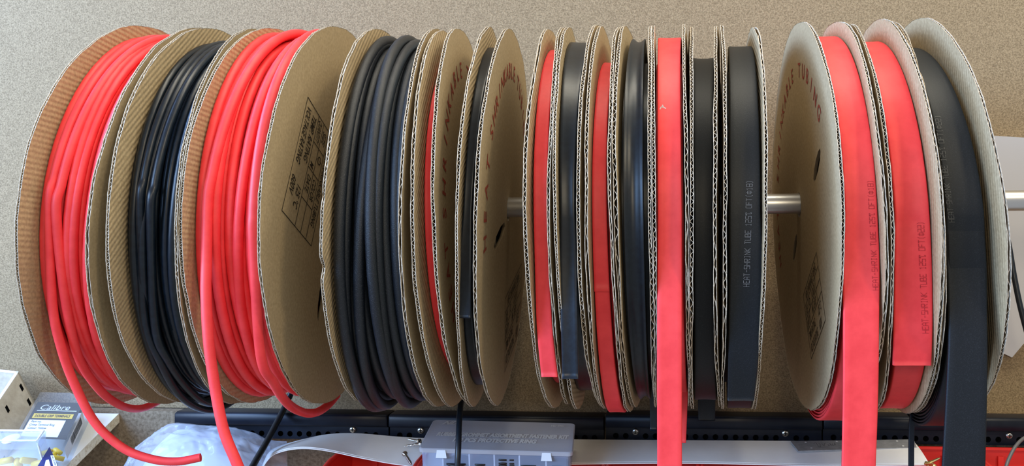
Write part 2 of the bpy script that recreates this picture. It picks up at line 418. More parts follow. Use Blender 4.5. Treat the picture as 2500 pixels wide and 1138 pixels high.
def spec_box(F, parent, sgn, bl, br, tl, tr=None, tube='3'):
    """printed table; corners in pixels, reading along bl -> br"""
    def P3(p):
        y, z = F.hit(p[0], p[1], 0); return Vector((0, y, z))
    o = P3(bl); ux = P3(br)-o; uy = P3(tl)-o
    if tr is not None: uy = (uy + (P3(tr)-P3(br)))*0.5
    Wd = ux.length; ex = ux/Wd; ey = uy-ex*uy.dot(ex); Hh = ey.length; ey = ey/Hh
    mb = MB()
    def lay(fn, *a, **k):
        b = len(mb.v); fn(*a, **k)
        for i in range(b, len(mb.v)): p = mb.v[i]; mb.v[i] = F.pt(p.y, p.z, sgn*(TH/2+0.0003))
    def Q(x, y): return o+ex*(x*Wd)+ey*(y*Hh)
    def line(x0, y0, x1, y1, w=0.0009):
        a, b = Q(x0, y0), Q(x1, y1); d = (b-a).normalized(); up = Vector((0, -d.z, d.y))
        lay(flat_line, mb, a, b, up, w)
    for l in ((0,0,1,0), (0,1,1,1), (0,0,0,1), (1,0,1,1), (0,.42,1,.42), (0,.61,1,.61), (0,.8,1,.8), (.24,.42,.24,.8), (.47,.42,.47,.8), (.74,.42,.74,.8)): line(*l)
    def tx(s, x, y, w, h): lay(flat_text, mb, s, Q(x, y), ex, ey, Hh*h, 0, Wd*w, 0.15, 0.012)
    tx('HEAT SHRINKABLE TUBING', .14, .84, .72, .16); tx('SIZE', .05, .645, .12, .16); tx('QUANTITY', .02, .455, .2, .16)
    tx('COLOR', .5, .645, .19, .16); tx('DATE', .52, .455, .15, .16); tx('TEMP. RATING', .05, .24, .42, .18); tx('125 °C', .68, .24, .2, .18)
    tx('VOLTAGE RATING', .05, .05, .5, .18); tx('600V', .66, .05, .16, .18); tx('M', .40, .455, .05, .16)
    # phi sign
    c = Q(.32, .70); R1, R2 = Hh*.055, Hh*.04
    for k in range(16):
        a0, a1 = 2*pi*k/16, 2*pi*(k+1)/16
        f = lambda a, r: c+ex*(cos(a)*r)+ey*(sin(a)*r)
        lay(flat_quad, mb, f(a0, R2), f(a1, R2), f(a1, R1), f(a0, R1))
    line(.32, .62, .32, .78, 0.0005)
    return mb.build('printed_table', M['ink_black'], parent)

# ------------------------------------------------------------------ tubing
def rho(sp, th):
    f, t, k, b = sp['rho']; c, s = cos(th), sin(th)
    return sp['R']*((f if c > 0 else k)*c*c + (t if s > 0 else b)*s*s)

def coil_round(sp):
    FL, FR, tr, zc = sp['FL'], sp['FR'], sp['tr'], sp['zc']
    rnd = random.Random(sp['seed']); mb = MB()
    wn = FR.X(-FL.R*.9, zc)-FL.X(-FL.R*.9, zc)-TH
    nt = max(3, int(wn/(2*tr*1.02)))
    pts = []
    SM = 64
    def run(n, lay, flip, wander):
        ks = [(k+0.5)/n for k in range(n+1)]
        ts = [min(1, max(0, (k)/(n-1)+rnd.uniform(-1, 1)*wander/n)) for k in range(n)]+[1.0]
        ts = [ts[0]]+ts[1:]
        ph = [rnd.uniform(0, 6.28) for _ in range(n+1)]; am = [rnd.uniform(-1, 1) for _ in range(n+1)]; sag = [rnd.uniform(-1, 1) for _ in range(n+1)]
        for k in range(n):
            for j in range(SM):
                th = pi*0.9 - 2*pi*j/SM; w = j/SM
                e = w*w*(3-2*w)
                t = lerp(ts[k], ts[k+1] if k+1 < n else ts[k], e)+wander*0.55/n*(lerp(am[k], am[k+1], e)*sin(th+ph[k]))*sin(pi*w)
                t = min(1, max(0, t)); t = 1-t if flip else t
                s = sin(th)
                r = rho(sp, th)-tr-lay*tr*1.75+(tr*0.55*n1(th*1.1+k*5.1, sp['seed'])*wander)
                r += lerp(sag[k], sag[k+1], e)*sp.get('sag', 0.002)*max(0, -s)**2
                r += 0.35*tr*(1 if k % 2 else -1)*wander*(1-lay)
                y, z = -r*cos(th), zc+r*s
                x0, x1 = FL.X(y, z)+TH/2+tr*1.1, FR.X(y, z)-TH/2-tr*1.1
                pts.append(Vector((lerp(x0, x1, t), y, z)))
    run(nt, 1, False, 0.25)
    run(nt-1, 0, True, sp.get('wander', 1.0))
    # soften the joints
    for _ in range(2):
        pts = [pts[0]]+[(pts[i-1]+pts[i]*2+pts[i+1])/4 for i in range(1, len(pts)-1)]+[pts[-1]]
    mb.tube(pts, tr, 10)
    for keys in sp.get('loose', ()):
        t0, t1, a0, a1 = keys[0]; lead = []
        for j in range(17):
            th = radians(lerp(a0, a1, j/16)); r = rho(sp, th)+tr*(lerp(-1.0, -.35, min(1, j/4)) if th > 1.0 else lerp(.75, -.35, max(0, th))); y, z = -r*cos(th), zc+r*sin(th)
            x0, x1 = FL.X(y, z)+TH/2+tr*1.1, FR.X(y, z)-TH/2-tr*1.1
            lead.append(Vector((lerp(x0, x1, lerp(t0, t1, j/16)), y, z)))
        mb.tube(catmull(lead+[px(*k) for k in keys[1:]], 8), tr, 12)
    return mb

PROF = [(0, -.0013), (.006, -.0008), (.02, -.0003), (.05, 0), (.2, 0), (.35, 0), (.5, 0), (.65, 0), (.8, 0), (.95, 0), (.98, -.0003), (.994, -.0008), (1, -.0013)]
def ribbon(mb, sec, prof, thick, closed=False, mat_i=0):
    n = len(sec); m = len(prof); top = []; bot = []
    for i in range(n):
        a, b = sec[i]
        if closed: T = (sec[(i+1) % n][0]+sec[(i+1) % n][1])-(sec[i-1][0]+sec[i-1][1])
        else: T = (sec[min(i+1, n-1)][0]+sec[min(i+1, n-1)][1])-(sec[max(i-1, 0)][0]+sec[max(i-1, 0)][1])
        nn = T.cross(b-a).normalized()
        for t, d in prof:
            p = lerp(a, b, t); top.append(p+nn*d); bot.append(p+nn*(min(d, -0.0006)-thick))
    N_ = n if closed else n-1; fs = []; o = n*m
    for i in range(N_):
        j = (i+1) % n
        for k in range(m-1):
            fs.append((i*m+k, i*m+k+1, j*m+k+1, j*m+k)); fs.append((o+i*m+k+1, o+i*m+k, o+j*m+k, o+j*m+k+1))
        fs.append((o+i*m, i*m, j*m, o+j*m)); fs.append((i*m+m-1, o+i*m+m-1, o+j*m+m-1, j*m+m-1))
    if not closed:
        for i in (0, n-1):
            for k in range(m-1): fs.append((i*m+k, o+i*m+k, o+i*m+k+1, i*m+k+1))
    mb.add(top+bot, fs, mat_i)

def band_sec(sp, th, extra=0.0, inset=0.0):
    r = rho(sp, th)+extra; y, z = -r*cos(th), sp['zc']+r*sin(th)
    xl = sp['FL'].X(y, z)+TH/2+sp['gl']+inset; xr = sp['FR'].X(y, z)-TH/2-sp['gr']-inset
    return (Vector((xl, y, z)), Vector((xr, y, z)))

def coil_band(sp):
    mb = MB(); prof = sp.get('prof', PROF); n = 120; th_ = sp.get('thick', 0.0016)
    # wound body
    layers = sp.get('layers')
    if layers:
        for k in range(layers[0]):
            q = k/(layers[0]-1)
            save = sp['rho']; f, t, kk, b = save
            sp['rho'] = (f-0.012*(1-q), t-0.012*(1-q), kk, lerp(layers[1], b, q))
            ribbon(mb, [band_sec(sp, -2*pi*i/n, 0, 0.0004+0.0003*sin(k*2.1)) for i in range(n)], prof, 0.0007, True)
            sp['rho'] = save
    ribbon(mb, [band_sec(sp, -2*pi*i/n, -0.0004 if layers else 0, 0.0002) for i in range(n)], prof, 0.0008 if layers else 0.012, True)
    sec = []
    if 'tail' in sp:
        a0, a1 = sp.get('arc', (200, 0)); m = 60
        sec = [band_sec(sp, radians(lerp(a0, a1, i/m)), th_*min(1, i/12)) for i in range(m+1)]
        kl = [sec[-2][0], sec[-1][0]]+[px(k[0], k[2], k[3]) for k in sp['tail']]
        kr = [sec[-2][1], sec[-1][1]]+[px(k[1], k[2], k[3]) for k in sp['tail']]
        cl, cr = catmull(kl, 8)[8:], catmull(kr, 8)[8:]
        sec = sec[:-1]+list(zip(cl, cr))
        ribbon(mb, sec, prof, th_-0.0004)
    elif 'arc' in sp:
        a0, a1 = sp['arc']; m = 90
        sec = [band_sec(sp, radians(lerp(a0, a1, i/m)), th_) for i in range(m+1)]
        ribbon(mb, sec, prof, th_-0.0002)
    else:
        sec = [band_sec(sp, radians(lerp(200, -120, i/120)), 0) for i in range(121)]
    for kt in sp.get('extra', ()):
        kl = [px(k[0], k[2], k[3]) for k in kt]; kr = [px(k[1], k[2], k[3]) for k in kt]
        ribbon(mb, list(zip(catmull(kl, 8), catmull(kr, 8))), PROF, 0.0009)
    for v0, dep in sp.get('dents', ()):
        c = px(2225, v0, -.157)
        for k, p in enumerate(mb.v):
            if p.y < -.1: mb.v[k] = p+Vector((0, dep*exp(-(p-c).length_squared/.000055), 0))
    sp['sec'] = sec
    return mb

def band_text(sp, txt, start, end, h_px, parent, mat_):
    """start/end pixels of the baseline; text runs up the band"""
    mb = MB(); sec = sp['sec']
    mids = [(proj(lerp(a, b, .5)), i) for i, (a, b) in enumerate(sec)]
    mids = [m for m in mids if lerp(sec[m[1]][0], sec[m[1]][1], .5).y < -0.02]
    def locate(u, v):
        for (p, i), (q, j) in zip(mids, mids[1:]):
            if p[1] <= v <= q[1]:
                w = (v-p[1])/max(1e-6, q[1]-p[1]); a = lerp(sec[i][0], sec[j][0], w); b = lerp(sec[i][1], sec[j][1], w)
                T = (sec[j][0]-sec[i][0]); nn = T.cross(b-a).normalized()
                ua, ub = proj(a)[0], proj(b)[0]; t = (u-ua)/(ub-ua)
                return lerp(a, b, t)+nn*0.00045
        i = mids[0][1]; return sec[i][0]
    tot = len(txt)*5.5-1.5
    def fn(x, y):
        w = x/tot; return locate(lerp(start[0], end[0], w)-y/6*h_px, lerp(start[1], end[1], w))
    stroke_text(txt, fn, mb, 0.22)
    return mb.build('printed_lettering', mat_, parent)

# ------------------------------------------------------------------ the spools
# L, R: (top pixel), (bottom pixel), near pixel of each cardboard flange; rho: front, top, back, bottom share of R
SP = [
 dict(k='round', c='red', L=((340,66),(258,985),41), R=((485,70),(392,985),214), tr=.0036, rho=(.885,.955,.90,.955), sag=.004,
   loose=[[(.30,.14,130,2),(128,740,-.155),(150,850,-.145),(183,940,-.135),(232,1032,-.13),(300,1094,-.125),(370,1121,-.12),(432,1127,-.115),(490,1117,-.11)],
          [(.55,.28,125,0),(158,720,-.153),(190,868,-.13),(240,948,-.10),(285,985,-.07),(325,998,-.04),(360,993,-.01),(400,972,.03)]],
   lab='cardboard reel of round red tubing at the far left, long red tail curling under it'),
 dict(k='round', c='black', L=((505,71),(453,983),257), R=((622,70),(570,985),427), tr=.0034, rho=(.885,.93,.90,.97), sag=.008, wander=1.5,
   loose=[[(.35,.25,125,2),(352,770,-.145),(395,890,-.12),(440,965,-.08),(490,998,-.04),(535,998,-.01),(575,975,.03)],
          [(.75,.45,125,0),(378,790,-.142),(410,880,-.12),(460,950,-.08),(510,985,-.04),(560,972,.02)]],
   lab='cardboard reel of round black tubing between the two reels of round red tubing'),
 dict(k='round', c='red', L=((655,69),(612,983),436), R=((815,66),(778,985),630), tr=.0041, rho=(.905,.98,.92,.965), sag=.003,
   loose=[[(.55,.16,120,3),(504,640,-.172),(503,720,-.174),(509,830,-.176),(524,940,-.176),(546,1050,-.177),(577,1128,-.178),(603,1195,-.178),(640,1330,-.178)],
          [(.80,.90,120,-8),(636,862,-.147),(668,935,-.12),(702,985,-.08),(740,1007,-.04),(772,1007,-.01),(800,990,.03),(822,965,.06)]],
   lab='cardboard reel of thicker round red tubing with printed table on its right disc'),
 dict(k='round', c='black_dusty', L=((921,72),(895,985),783), R=((1064,71),(1072,991),971), tr=.0047, rho=(.90,.965,.92,1.035), sag=.006, wander=1.2,
   lab='cardboard reel of thick dusty round black tubing, loops sagging below the discs'),
 dict(k='band', c='red', L=((1081,76),(1102,993),1003), R=((1117,70),(1146,985),1055), top=155, uv=(1030,1054),
   lab='narrow cardboard reel showing a sliver of flat red tubing, beside the dusty black reel'),
 dict(k='band', c='black', L=((1190,67),(1153,992),1111), R=((1242,70),(1206,989),1157), top=117, uv=(1119,1152), front=.89,
   tail=[(1117,1151,640,-.164),(1114,1150,710,-.163),(1113,1149,777,-.161)],
   lab='narrow cardboard reel with short cut end of flat black tape, left of bare rod'),
 dict(k='band', c='red', L=((1338,72),(1352,995),1281), R=((1378,67),(1387,986),1337), top=125, uv=(1303,1337),
   tail=[(1305,1340,640,-.158),(1310,1348,800,-.153),(1321,1361,921,-.146)],
   lab='slim cardboard reel of flat red tape, first one right of the left rod gap'),
 dict(k='band', c='black', L=((1386,67),(1409,997),1353), R=((1460,64),(1472,993),1405), top=107, uv=(1363,1404), cup=-.0008,
   tail=[(1366,1408,640,-.167),(1369,1410,800,-.168),(1372,1412,926,-.168)],
   lab='slim cardboard reel of flat black tape with cut end hanging over its lower front'),
 dict(k='band', c='red', L=((1468,64),(1480,996),1427), R=((1516,67),(1538,1003),1485), top=157, uv=(1441,1482), rho_b=1.02, front=.86, arc=(250,-22),
   lab='slim cardboard reel of flat red tape whose loop sags below its discs'),
 dict(k='band', c='black', L=((1530,65),(1548,993),1497), R=((1589,65),(1602,993),1583), top=97, uv=(1521,1572), cup=-.0035, rho_b=.965,
   extra=[[(1580,1612,900,.05),(1586,1606,980,.05),(1587,1604,1052,.05)]],
   lab='cardboard reel of black tape dished into a groove, left of the straight hanging red tape'),
 dict(k='band', c='red', L=((1597,65),(1603,993),1590), R=((1671,60),(1687,990),1670), top=100, uv=(1606,1665), front=.93,
   tail=[(1605,1665,640,-.170),(1604,1665,800,-.171),(1604,1665,1000,-.171),(1605,1665,1420,-.171)],
   extra=[[(1640,1682,880,.02),(1640,1678,1000,.02),(1640,1675,1082,.02)]],
   lab='cardboard reel with flat red tape hanging straight down past the grey sheet'),
 dict(k='band', c='black_scuffed', L=((1685,67),(1689,998),1685), R=((1752,65),(1757,993),1752), top=144, uv=(1692,1742), cup=-.0007, rho_b=.965,
   extra=[[(1703,1748,930,.06),(1704,1747,980,.06),(1705,1746,1028,.06)]],
   lab='cardboard reel of plain scuffed black tape, sunk low between its edge-on discs'),
 dict(k='band', c='black_scuffed', L=((1766,62),(1763,998),1771), R=((1840,67),(1840,998),1871), top=122, uv=(1781,1863), rho_b=1.0,
   tail=[(1782,1862,640,-.162),(1780,1859,760,-.156),(1778,1852,880,-.142),(1776,1842,979,-.124)],
   lab='cardboard reel of wide black tape with pale lettering, left of the right rod gap'),
 dict(k='band', c='red', L=((1960,56),(1985,1000),2061), R=((2045,55),(2083,1000),2166), top=101, uv=(2062,2148), rho_b=1.06, front=.905, layers=(7,.96),
   tail=[(2059,2148,640,-.166),(2059,2147,800,-.167),(2058,2144,1000,-.167),(2050,2128,1420,-.167)],
   lab='cardboard reel of wide red tape hanging to the bottom, printed left disc facing the gap'),
 dict(k='band', c='red', L=((2075,60),(2133,1000),2181), R=((2150,48),(2216,1008),2303), top=114, uv=(2185,2272), rho_b=.99, front=.87, dents=((405, .0016), (478, .0022), (540, .002)),
   tail=[(2185,2276,640,-.158),(2183,2278,780,-.153),(2180,2275,893,-.144)],
   lab='cardboard reel of widest red tape, cut end lapped over its lower front'),
 dict(k='band', c='black_scuffed', L=((2165,52),(2228,1006),2307), R=((2250,46),(2346,1010),2458), top=131, uv=(2309,2402), rho_b=1.07, front=.885, layers=(7,.97),
   tail=[(2312,2408,640,-.160),(2317,2412,800,-.160),(2310,2411,980,-.160),(2285,2400,1420,-.160)],
   extra=[[(2222,2236,1010,.0),(2219,2233,1070,.0),(2219,2232,1280,.0)]],
   lab='cardboard reel of wide black tape hanging at far right beside the pale panel'),
]
for i, sp in enumerate(SP):
    sp['seed'] = 3.1*i+1
    notch = {3: ((-14, 2.2, .006), (4, 1.5, .002)), 15: ((40, 3, .003),), 14: ((15, 3, .002),), 10: ((88, 3, .003),)}.get(i, ())
    sp['FL'] = Flange(*sp['L'], seed=sp['seed'], notch=notch, amp=0.0011, phi={0: 1.5, 1: 2.3, 2: 1.5, 3: 2.3, 4: 2.3, 5: 2.0, 6: 2.3, 7: 1.4}.get(i)); sp['FR'] = Flange(*sp['R'], seed=sp['seed']+1.7, amp=0.0011, phi={12: 2.0, 13: .15, 14: .12, 15: .1}.get(i))
    FL, FR = sp['FL'], sp['FR']
    sp['zc'] = (FL.zc+FR.zc)/2; sp['R'] = (FL.R+FR.R)/2
    base = Vector(((FL.X0+FR.X0)/2, 0, sp['zc']))
    sp['e'] = e = thing('tubing_reel', base, sp['lab'], 'reel', 'heat shrink tubing reels on the rod')
    slL = slR = ()
    if i == 2: slR = (slot_loop(FR, 781, 728, 7, 58, 0.12),)
    if i == 5: slR = (slot_loop(FR, 1216, 577, 9, 34, 0.35, 8), slot_loop(FR, 1277, 470, 3, 20, 0.2, 8))
    if i == 13: slL = (slot_loop(FL, 1998, 404, 6, 42, 0.17), slot_loop(FL, 1944, 605, 4, 34, 0.12))
    pf = build_flange(FL, e, 1, slL); qf = build_flange(FR, e, -1, slR)
    # core
    mb = MB(); vs = []; n = 40; rc = 0.062
    for k in range(n):
        a = 2*pi*k/n; y, z = -rc*cos(a), sp['zc']+rc*sin(a)
        vs += [Vector((FL.X(y, z)+TH/2, y, z)), Vector((FR.X(y, z)-TH/2, y, z))]
    mb.add(vs, [(2*k, 2*((k+1) % n), 2*((k+1) % n)+1, 2*k+1) for k in range(n)])
    mb.build('core', M['core'], e)
    if sp['k'] == 'round':
        mb = coil_round(sp)
        vs = []; n = 72
        for k in range(n):   # deeper turns as one packed body under the two outer layers
            a = 2*pi*k/n; r = rho(sp, a)-sp['tr']*4.0; y, z = -r*cos(a), sp['zc']+r*sin(a)
            vs += [Vector((FL.X(y, z)+TH/2+.001, y, z)), Vector((FR.X(y, z)-TH/2-.001, y, z))]
        mb.add(vs, [(2*k, 2*((k+1) % n), 2*((k+1) % n)+1, 2*k+1) for k in range(n)])
    else:
        mb = None; z = (CY-sp['top'])*(D-0.03)/F_PX; rt = (z-sp['zc'])/0.978/sp['R']; fr = sp.get('front', rt)
        sp['rho'] = (fr, rt, rt, sp.get('rho_b', rt))
        yf = -fr*sp['R']; a = px(sp['uv'][0], 540, yf); b = px(sp['uv'][1], 540, yf)
        sp['gl'] = max(.0006, a.x-FL.X(yf, sp['zc'])-TH/2); sp['gr'] = max(.0006, FR.X(yf, sp['zc'])-TH/2-b.x)
        c = sp.get('cup', -0.0003)
        sp['prof'] = [(t, d+c*(1-(2*t-1)**2)**1.3) for t, d in PROF]
        mb = coil_band(sp); vs = []; n = 72
        for k in range(n):
            a = 2*pi*k/n; r = rho(sp, a)*.90-.006; y, z = -r*cos(a), sp['zc']+r*sin(a)
            vs += [Vector((FL.X(y, z)+TH/2+.0008, y, z)), Vector((FR.X(y, z)-TH/2-.0008, y, z))]
        mb.add(vs, [(2*k, 2*((k+1) % n), 2*((k+1) % n)+1, 2*k+1) for k in range(n)])
    sp['tub'] = mb.build('tubing', M[sp['c']], e)
    print('SPOOL', i, 'gap', round((FR.X(0, sp['zc'])-FL.X(0, sp['zc']))*1000, 1), 'near', round((FR.X(-.17, sp['zc'])-FL.X(-.17, sp['zc']))*1000, 1), 'R', round(FL.R, 4), round(FR.R, 4), [round(q, 3) for q in sp['rho']], round(sp.get('gl', 0), 4), round(sp.get('gr', 0), 4))
    if i == 2:
        ring_words(FR, qf, 1, [('HEAT', 112, 134), ('SHRINKABLE', 149, 214), ('TUBING', 231, 271)], .136)
        spec_box(FR, qf, 1, (748, 237), (684, 514), (816, 350), (749, 593))
    if i == 4: ring_words(FR, qf, 1, [('HEAT', -36, -12), ('SHRINKABLE', 0, 76), ('TUBING', 92, 140)], .143)
    if i == 5:
        ring_words(FR, qf, 1, [('HEAT', -10, 17), ('SHRINKABLE', 29, 92), ('TUBING', 104, 142)], .143)
        spec_box(FR, qf, 1, (1228, 908), (1268, 800), (1231, 735), (1269, 638))
    if i == 13:
        ring_words(FL, pf, -1, [('HEAT', 200, 178), ('SHRINKABLE', 161, 96), ('TUBING', 80, 38)], .140, .0138)
        spec_box(FL, pf, -1, (1985, 877), (2021, 781), (1972, 703), (2002, 600))
T18 = 'HEAT-SHRINK TUBE 125c 0FT(P18)'; T22 = 'HEAT-SHRINK TUBE 125c 0FT(P22)'
band_text(SP[12], T18, (1829, 700), (1837, 441), 14, SP[12]['tub'], M['ink_white'])
band_text(SP[13], T18, (2144, 708), (2131, 440), 13, SP[13]['tub'], M['ink_darkred'])
band_text(SP[14], T22, (2267, 813), (2255, 541), 15, SP[14]['tub'], M['ink_darkred'])
band_text(SP[15], T22, (2330, 542), (2295, 282), 13, SP[15]['tub'], M['ink_faint'])

# rod with end brackets on the wall
WY = 0.215
rod = thing('spool_rod', Vector((0, 0, rod_z(0)-ROD_R)), 'brushed aluminium rod carrying all the tubing reels in front of the board', 'rod')
mb = MB()
p = RA+rdir*(-0.655-RA.x); q = RA+rdir*(0.70-RA.x); L_ = (q-p).length
mb.lathe([(0, 0), (0, ROD_R-.001), (.001, ROD_R), (L_-.001, ROD_R), (L_, ROD_R-.001), (L_, 0)], p, rdir, 36)
mb.build('bar', M['alu'], rod)
for x in (-0.64, 0.685):
    mb = MB(); z = rod_z(x)
    mb.box((x-.0025, -.02, z-.022), (x+.0025, WY, z-ROD_R+.0005)); mb.box((x-.02, WY-.003, z-.07), (x+.02, WY-.0002, z+.03))
    mb.build('bracket', M['zinc'], rod)

# ------------------------------------------------------------------ setting: boards
mb = MB(); mb.box((-2.2, WY, -.2225), (2.2, WY+.012, 1.3))
structure(mb.build('wall_back', M['wall']))
LY = 0.197
mb = MB(); mb.box((-2.2, LY, -1.1), (2.2, WY+.012, -.2235))
structure(mb.build('trim_1', M['wall_low']))

# ------------------------------------------------------------------ louvre rails
def rail(u0, u1, screws, label, dz=0.0):
    zt = px(600, 1008, .170).z+dz
    x0, x1 = px(u0, 1020, .170).x, px(u1, 1020, .170).x
    o = thing('bin_rail', Vector(((x0+x1)/2, LY, zt-.03)), label, 'rail', 'black perforated bin rails on the board')
    prof = [(LY, zt), (.1745, zt), (.1715, zt-.0008), (.170, zt-.003), (.170, zt-.0135), (.1712, zt-.0155), (.1765, zt-.0165)]
    mb = MB(); vs = []
    for x in (x0, x0+.0015, x1-.0015, x1):
        ins = .0012 if x in (x0, x1) else 0
        vs += [Vector((x, y+ins*(y < LY), z-ins*(z > zt-.001))) for y, z in prof]
    n = len(prof)
    mb.add(vs, [(j*n+i, (j+1)*n+i, (j+1)*n+i+1, j*n+i+1) for j in range(3) for i in range(n-1)])
    for j in (0, 3): mb.add([vs[j*n+i] for i in range(n)]+[Vector((vs[j*n].x, LY, zt-.0165))], [tuple(range(n+1))], 0, False)
    # perforated lower strip
    za, zb = zt-.0165, zt-.0315
    v2 = [Vector((x0, za)), Vector((x1, za)), Vector((x1, zb)), Vector((x0, zb))]; ed = [(0, 1), (1, 2), (2, 3), (3, 0)]
    holes = []
    x = x0+.012
    while x < x1-.008:
        if not any(abs(x-px(s, 1052, .176).x) < .008 for s, *_ in screws): holes.append((x, zt-.0262))
        x += .0118
    for hx, hz in holes:
        b = len(v2); v2 += [Vector((hx+.0034*cos(2*pi*k/16), hz+.0034*sin(2*pi*k/16))) for k in range(16)]
        ed += [(b+k, b+(k+1) % 16) for k in range(16)]
    vo, _, fo, *_ = geometry.delaunay_2d_cdt(v2, ed, [], 0, 1e-7)
    kp = []
    for f in fo:
        c = sum((vo[i] for i in f), Vector((0, 0)))/3
        if any((c.x-h[0])**2+(c.y-h[1])**2 < .0033**2 for h in holes): continue
        kp.append(tuple(f))
    mb.add([Vector((p[0], .1765, p[1])) for p in vo], kp, 0, False)
    for hx, hz in holes:
        mb.lathe([(0, .0034), (.006, .0030), (.006, 0)], Vector((hx, .1765, hz)), Vector((0, 1, 0)), 16, 1)
    mb.box((x0, .1765, zb-.001), (x1, LY, zb))
    mb.box((x0, .1767, zb), (x0+.0008, LY, za)); mb.box((x1-.0008, .1767, zb), (x1, LY, za))
    mb.build('rail_body', [M['rail'], M['hole']], o)
    for s, v, dark in screws:
        c = px(s, v, .1755); mb = MB()
        mb.lathe([(-.0016, 0), (-.0016, .0018), (-.001, .0034), (0, .0040), (.0012, .0040)], c, Vector((0, 1, 0)), 20)
        for dx, dz in ((.0022, .0005), (.0005, .0022)): mb.box((c.x-dx, c.y-.00175, c.z-dz), (c.x+dx, c.y-.0012, c.z+dz), 1)
        mb.build('screw', [M['zinc'], M['hole']], o)
rail(425, 944, [(861, 1049, 1)], 'black perforated rail behind the clear bag, leftmost of the four end to end')
rail(948, 1473, [(1027, 1051, 0)], 'black perforated rail directly behind the clear organiser box')
rail(1478, 2008, [(1551, 1054, 0), (1917, 1058, 0)], 'black perforated rail behind the straight red tape, between organiser and handwritten plate', .003)
rail(2012, 2640, [(2464, 1064, 0)], 'black perforated rail behind the red bins at the right', .0045)

# ------------------------------------------------------------------ red bins
def red_bin(x0, x1, label, yb=.166, zt=-.2515):
    yf = .02; h = .085; t = .0022
    o = thing('storage_bin', Vector(((x0+x1)/2, (yb+yf)/2, zt-h)), label, 'bin', 'red storage bins hung on the rails')
    mb = MB()
    mb.box((x0, yb-t, zt-h), (x1, yb, zt+.006)); mb.box((x0, yb-.006, zt+.0035), (x1, yb, zt+.006))   # back with lip
    mb.box((x0, yf, zt-h), (x1, yb, zt-h+t))
    side = [(yb, zt), (.10, zt-.004), (.062, zt-.012), (yf+.012, zt-.04), (yf, zt-.06), (yf, zt-h), (yb, zt-h)]
    for xa, xb in ((x0, x0+t), (x1-t, x1)):
        n = len(side); vs = [Vector((xa, y, z)) for y, z in side]+[Vector((xb, y, z)) for y, z in side]
        mb.add(vs, [tuple(range(n))[::-1], tuple(range(n, 2*n))]+[(i, (i+1) % n, n+(i+1) % n, n+i) for i in range(n)], 0, False)
        rim = [(yb, zt), (.10, zt-.004), (.062, zt-.012), (yf+.012, zt-.04)]
        mb.tube([Vector(((xa+xb)/2, y, z)) for y, z in rim], .0026, 8)
    for k in (0.3, 0.7):
        xx = lerp(x0, x1, k); mb.box((xx-.003, yb-t-.003, zt-h), (xx+.003, yb-t, zt-.004))
    mb.box((x0, yf, zt-h), (x1, yf+t, zt-.06)); mb.tube([Vector((x0, yf, zt-.06)), Vector((x1, yf, zt-.06))], .003, 8)
    mb.build('bin_body', M['bin'], o)
    mb = MB(); mb.box((x0+.02, yf-.0012, zt-h+.006), (x1-.02, yf-.0002, zt-h+.02)); mb.build('label_holder', M['bin'], o)
xb = px(2408, 1100, .12).x
names = ['red storage bin at the lower right corner, under the grey cable', 'red storage bin with yellow screws at the right end of grey sheet',
 'red storage bin under the handwritten metal plate', 'red storage bin mostly hidden under the straight red tape',
 'red storage bin under the right half of the organiser box', 'red storage bin under the left half of the organiser box and loose screws', 'red storage bin below the middle of the raised grey sheet arch', 'red storage bin open under the far left tip of the arched grey sheet']
for i, nm in enumerate(names):
    w = .104; red_bin(xb+.0005-w*i+ (0), xb+w-.0015-w*i, nm)

# ------------------------------------------------------------------ grey sheet
KS = [(606,1150,622,1172), (640,1112,655,1118), (672,1093,686,1099), (722,1077,738,1091), (795,1061,800,1097), (870,1058,885,1115), (970,1066,978,1131),
      (1060,1070,1060,1136), (1400,1073,1400,1129), (1700,1075,1700,1127), (2000,1077,2000,1133), (2231,1078,2268,1131)]
def sheet(dy, dz, name_label):
    B = catmull([px(k[0], k[1], .164) for k in KS], 8); Fp = catmull([px(k[2], k[3], .10+dy) for k in KS], 8)
    mb = MB(); m = 8; vs = []; n = len(B)
    for b, f in zip(B, Fp):
        for j in range(m+1):
            t = j/m; p = lerp(b, f, t); p = p+Vector((0, 0, .0015*sin(pi*t)+dz)); vs.append(p)
    low = [p-Vector((0, 0, .0009)) for p in vs]; o = len(vs); k = m+1
    fs = [(i*k+j, (i+1)*k+j, (i+1)*k+j+1, i*k+j+1) for i in range(n-1) for j in range(m)]
    fs = [f[::-1] for f in fs]+[tuple(o+q for q in f) for f in fs]
    mb.add(vs+low, fs)
    ed = [i*k+m for i in range(n)]; ed2 = [i*k for i in range(n)]
    for e_ in (ed, ed2): mb.add([vs[i] for i in e_]+[low[i] for i in e_], [(i, i+1, n+i+1, n+i) for i in range(n-1)], 0, False)
    for i in (0, n-1): mb.add([vs[i*k+j] for j in range(k)]+[low[i*k+j] for j in range(k)], [(j, j+1, k+j+1, k+j) for j in range(m)], 0, False)
    return tag(mb.build('grey_sheet', M['sheet']), name_label, 'sheet')
sheet(0, 0, 'long thin grey sheet lying over the red bins, left end arched up')
sheet(-.003, -.0016, 'second thin grey sheet just under the long grey sheet, its front edge peeping out')
SN = (px(1400, 1129, .10)-px(1400, 1073, .164)).cross(Vector((-1, 0, 0))).normalized()
if SN.z < 0: SN = -SN
SP0 = px(1700, 1127, .10)
def on_sheet(u, v, lift=0.0): return on_plane(u, v, SP0+SN*(lift+.0012), SN)
